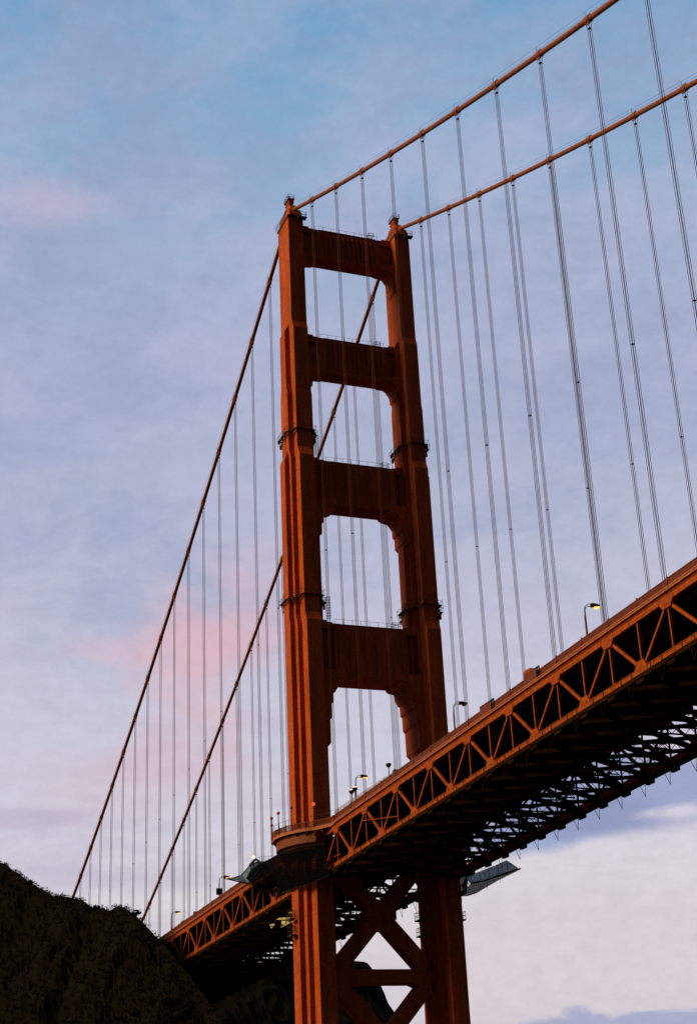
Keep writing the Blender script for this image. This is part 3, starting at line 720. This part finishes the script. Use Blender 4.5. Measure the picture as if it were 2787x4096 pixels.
def bush(x, y, z, r, label, sd):
    root = thing('bush', label, 'bush', (x, y, z)); g = random.Random(sd)
    b = MB()
    for k in range(7):
        a = g.uniform(0, 2 * pi); l = r * g.uniform(.7, 1.3); b.tube([(0, 0, -.6), (cos(a) * l * .35, sin(a) * l * .35, l * .5), (cos(a) * l, sin(a) * l, l * g.uniform(.5, .9))], [.09, .06, .03], 5)
    b.build('branch', M_BLK, root)
    b = MB(); clump(b, Vector((0, 0, r * .1)), r, 160); clump(b, Vector((r * .8, .2, 0)), r * .7, 90); clump(b, Vector((-r * .9, -.2, -.2)), r * .6, 80); b.build('foliage', M_BUSH, root, False, False)
bush(-106.4, -24.0, 76.5, 1.3, 'windswept bush on the small rocky knob just left of where the deck meets the hill', 1)
bush(-176, -39.6, 96.8, 1.2, 'low bush on the skyline of the hill near the left edge', 2)
bush(-133, -28.7, 82.3, 1.1, 'ragged bush on the skyline just left of the knob', 4)

# ------------------------------------------------------------------ sky and sun
SUN = Vector((-.11, -.85, .49)).normalized()
w = bpy.data.worlds.new('World'); sc.world = w; w.use_nodes = True
nt = w.node_tree; nt.nodes.clear(); N = nt.nodes.new; L = nt.links.new
out = N('ShaderNodeOutputWorld'); bg = N('ShaderNodeBackground'); L(bg.outputs[0], out.inputs[0])
tc = N('ShaderNodeTexCoord'); D_ = tc.outputs['Generated']
sep = N('ShaderNodeSeparateXYZ'); L(D_, sep.inputs[0])
def s2l(c): return tuple(((v / 255) / 12.92 if v / 255 <= .04045 else ((v / 255 + .055) / 1.055) ** 2.4) for v in c)
def ramp(src, els):
    r = N('ShaderNodeValToRGB'); L(src, r.inputs[0]); cr = r.color_ramp
    while len(cr.elements) > 1: cr.elements.remove(cr.elements[-1])
    cr.elements[0].position = els[0][0]; cr.elements[0].color = (*els[0][1], 1)
    for p_, c_ in els[1:]: e = cr.elements.new(p_); e.color = (*c_, 1)
    return r
def mth(op, a, b_=None, c_=None, clamp=False):
    m = N('ShaderNodeMath'); m.operation = op; m.use_clamp = clamp
    for i, v in enumerate((a, b_, c_)):
        if v is None: continue
        if isinstance(v, (int, float)): m.inputs[i].default_value = v
        else: L(v, m.inputs[i])
    return m.outputs[0]
def mixc(f, a, b_):
    m = N('ShaderNodeMix'); m.data_type = 'RGBA'
    if isinstance(f, (int, float)): m.inputs[0].default_value = f
    else: L(f, m.inputs[0])
    for i, v in ((6, a), (7, b_)):
        if isinstance(v, tuple): m.inputs[i].default_value = (*v, 1)
        else: L(v, m.inputs[i])
    return m.outputs[2]
def nz(scale, sc3, det=6, rough=.6, dist=0., loc=(0, 0, 0)):
    mp = N('ShaderNodeMapping'); L(D_, mp.inputs[0]); mp.inputs['Scale'].default_value = sc3; mp.inputs['Location'].default_value = loc
    n = N('ShaderNodeTexNoise'); n.inputs['Scale'].default_value = scale; n.inputs['Detail'].default_value = det; n.inputs['Roughness'].default_value = rough; n.inputs['Distortion'].default_value = dist
    L(mp.outputs[0], n.inputs['Vector']); return n.outputs['Fac']
def sm(v, a, b_, o0=0., o1=1.):
    m = N('ShaderNodeMapRange'); m.interpolation_type = 'SMOOTHSTEP'; L(v, m.inputs[0])
    m.inputs[1].default_value = a; m.inputs[2].default_value = b_; m.inputs[3].default_value = o0; m.inputs[4].default_value = o1; return m.outputs[0]
base = ramp(sep.outputs[2], [(0., s2l((190, 180, 200))), (.09, s2l((206, 198, 212))), (.15, s2l((219, 210, 216))), (.22, s2l((206, 202, 217))), (.30, s2l((198, 196, 214))), (.39, s2l((180, 182, 206))), (.47, s2l((170, 176, 203))), (.55, s2l((158, 175, 204))), (.605, s2l((134, 170, 204))), (.66, s2l((116, 162, 199))), (1., s2l((70, 115, 170)))]).outputs[0]
# lavender veils high up, blue-grey patches in the middle, pinkish streaks low down
c1 = sm(nz(8., (1, 1.3, 2.6), 9, .62, .25, (4, 2, 7)), .40, .66)
col = mixc(mth('MULTIPLY', mth('MULTIPLY', c1, sm(sep.outputs[2], .26, .42)), sm(sep.outputs[2], .52, .66, .62, .34)), base, s2l((186, 184, 212)))
c2 = sm(nz(5.5, (1, 1.2, 3.2), 9, .66, .3, (3, 1, 2)), .44, .66)
col = mixc(mth('MULTIPLY', mth('MULTIPLY', c2, sm(sep.outputs[2], .25, .36)), .55), col, s2l((150, 160, 195)))
c3 = sm(nz(12., (1, 1, 4.5), 9, .66, .3, (1, 5, 0)), .46, .66)
lo = mth('SUBTRACT', 1., sm(sep.outputs[2], .24, .40))
col = mixc(mth('MULTIPLY', mth('MULTIPLY', c3, lo), .42), col, s2l((190, 176, 200)))
def blob(d, rx, rz, ns, namp, a=.2, b_=1.):
    """soft patch around direction d; rx = angular half width, rz = half height"""
    d = Vector(d).normalized(); t = Vector((-d.y, d.x, 0)).normalized()
    if t.y < 0: t = -t
    u = d.cross(t)
    if u.z < 0: u = -u
    def dot(v):
        m = N('ShaderNodeVectorMath'); m.operation = 'DOT_PRODUCT'; L(D_, m.inputs[0]); m.inputs[1].default_value = v; return m.outputs['Value']
    fx = mth('DIVIDE', dot(t), rx); fz = mth('DIVIDE', dot(u), rz)
    r2 = mth('ADD', mth('MULTIPLY', fx, fx), mth('MULTIPLY', fz, fz)); r = mth('SQRT', r2)
    r = mth('ADD', r, mth('MULTIPLY', mth('SUBTRACT', ns, .5), namp))
    fr = sm(dot(tuple(d)), .2, .5)
    return mth('MULTIPLY', mth('SUBTRACT', 1., sm(r, a, b_)), fr)
na = nz(9., (1, 1, 2.2), 6, .6, .5, (7, 2, 4)); nb_ = nz(14., (1, 1, 3.), 7, .62, .6, (2, 9, 1))
def dirof(az, el): return (-cos(RD(el)) * cos(RD(az)), cos(RD(el)) * sin(RD(az)), sin(RD(el)))
for (az, el, rx, rz, nn, am, colr, k, *ab) in [
    (29.0, 7.4, .17, .055, na, .4, (213, 201, 211), .96, .4, 1.),
    (24.0, 11.0, .06, .05, na, .9, (216, 209, 219), .7),
    (12.0, 14.0, .12, .035, na, 2.2, (212, 190, 203), .55),
    (15.6, 18.3, .062, .062, na, 2.0, (236, 178, 184), .62),
    (14.2, 15.2, .055, .030, na, 1.8, (212, 176, 192), .6),
    (12.4, 18.6, .055, .014, na, 1.6, (214, 182, 198), .5),
    (18.5, 21.5, .05, .03, na, 1.8, (205, 182, 204), .45),
    (9.5, 34.6, .060, .022, na, 2.0, (196, 184, 208), .55),
    (21.0, 33.5, .10, .020, na, 2.2, (180, 180, 210), .5),
    (31.0, 37.0, .08, .020, nb_, 2.2, (172, 178, 210), .45),
    (9.0, 26.0, .06, .02, na, 1.8, (160, 170, 204), .6),
    (9.5, 12.6, .06, .008, nb_, 1.8, (184, 168, 192), .6),
    (12.0, 10.4, .13, .014, nb_, 2.0, (188, 174, 198), .5),
    (30.8, 12.7, .090, .034, na, .8, (152, 158, 196), 1., .55, .95),
    (27.8, 11.4, .060, .016, nb_, .8, (150, 160, 203), .95, .5, 1.),
    (33.0, 13.9, .030, .008, nb_, 1.6, (208, 186, 206), .7),
    (29.6, 11.9, .075, .019, nb_, .7, (138, 144, 186), .95, .4, 1.),
    (33.4, 11.7, .028, .008, nb_, 2.6, (222, 212, 224), .8, .1, 1.),
    (30.5, 4.5, .13, .0160, nb_, 2.2, (158, 164, 202), .95, .6, .95),
]:
    col = mixc(mth('MULTIPLY', blob(dirof(az, el), rx, rz, nn, am, *ab), k), col, s2l(colr))
fine = nz(70., (1, 1, 1.6), 5, .75, 0, (5, 5, 5))
dmf = N('ShaderNodeVectorMath'); dmf.operation = 'SCALE'; L(col, dmf.inputs[0]); L(sm(fine, .25, .75, .955, 1.045), dmf.inputs['Scale']); col = dmf.outputs[0]
# warm light around the setting sun, behind the viewer
m = N('ShaderNodeVectorMath'); m.operation = 'DOT_PRODUCT'; L(D_, m.inputs[0]); m.inputs[1].default_value = tuple(SUN)
glow = mth('MULTIPLY', sm(m.outputs['Value'], .45, 1.), mth('SUBTRACT', 1., sm(sep.outputs[2], .05, .45)))
col = mixc(mth('MULTIPLY', glow, .7), col, (1.4, .55, .22))
sky = N('ShaderNodeTexSky'); sky.sky_type = 'NISHITA'; sky.sun_disc = False
el_ = RD(3); sky.sun_elevation = el_; sky.sun_rotation = atan2(SUN.x, SUN.y)
sky.air_density = 1.2; sky.dust_density = 1.; sky.ozone_density = 2.
scl = N('ShaderNodeVectorMath'); scl.operation = 'SCALE'; L(sky.outputs[0], scl.inputs[0]); scl.inputs['Scale'].default_value = .05
add = N('ShaderNodeVectorMath'); add.operation = 'ADD'; L(scl.outputs[0], add.inputs[0])
dm = N('ShaderNodeVectorMath'); dm.operation = 'SCALE'; L(col, dm.inputs[0]); dm.inputs['Scale'].default_value = .95; L(dm.outputs[0], add.inputs[1])
mv = N('ShaderNodeVectorMath'); mv.operation = 'DOT_PRODUCT'; L(D_, mv.inputs[0]); mv.inputs[1].default_value = (-.866, .32, .38)
south = sm(mv.outputs['Value'], .30, .86, .15, 1.)
high = sm(sep.outputs[2], .72, .95, 1., .5)
sh = N('ShaderNodeVectorMath'); sh.operation = 'SCALE'; L(add.outputs[0], sh.inputs[0]); L(mth('MULTIPLY', south, high), sh.inputs['Scale'])
L(sh.outputs[0], bg.inputs[0]); bg.inputs[1].default_value = 1.0
ld = bpy.data.lights.new('sun', 'SUN'); ld.energy = 3.8; ld.angle = RD(24); ld.color = (1., .66, .27)
lo_ = bpy.data.objects.new('sun', ld); C.objects.link(lo_); lo_.rotation_euler = SUN.to_track_quat('Z', 'Y').to_euler()

# ------------------------------------------------------------------ camera
cam = bpy.data.cameras.new('camera'); co = bpy.data.objects.new('camera', cam); C.objects.link(co)
Mx = [[0.36953762625265135, -0.8397195669417519, 0.39788565151147715], [0.9277514157897535, 0.357449617026381, -0.10727106687174198], [-0.05214645993415069, 0.4087796719295742, 0.911142100077417]]
R3 = Matrix(((Mx[0][0], Mx[0][2], -Mx[0][1]), (Mx[1][0], Mx[1][2], -Mx[1][1]), (Mx[2][0], Mx[2][2], -Mx[2][1])))
co.matrix_world = Matrix.Translation((294.0195, -119.3357, 9.8909)) @ R3.to_4x4()
cam.sensor_fit = 'VERTICAL'; cam.sensor_height = 36; cam.sensor_width = 36 * 696 / 1024
cam.lens = 6156.8655 / 4096 * 36
cam.shift_x = -127.91 / 4096; cam.shift_y = -74.585 / 4096
cam.clip_start = .5; cam.clip_end = 30000
sc.camera = co
sc.render.resolution_x = 696; sc.render.resolution_y = 1024
sc.view_settings.view_transform = 'Standard'; sc.view_settings.look = 'None'; sc.view_settings.exposure = 0; sc.view_settings.gamma = 1
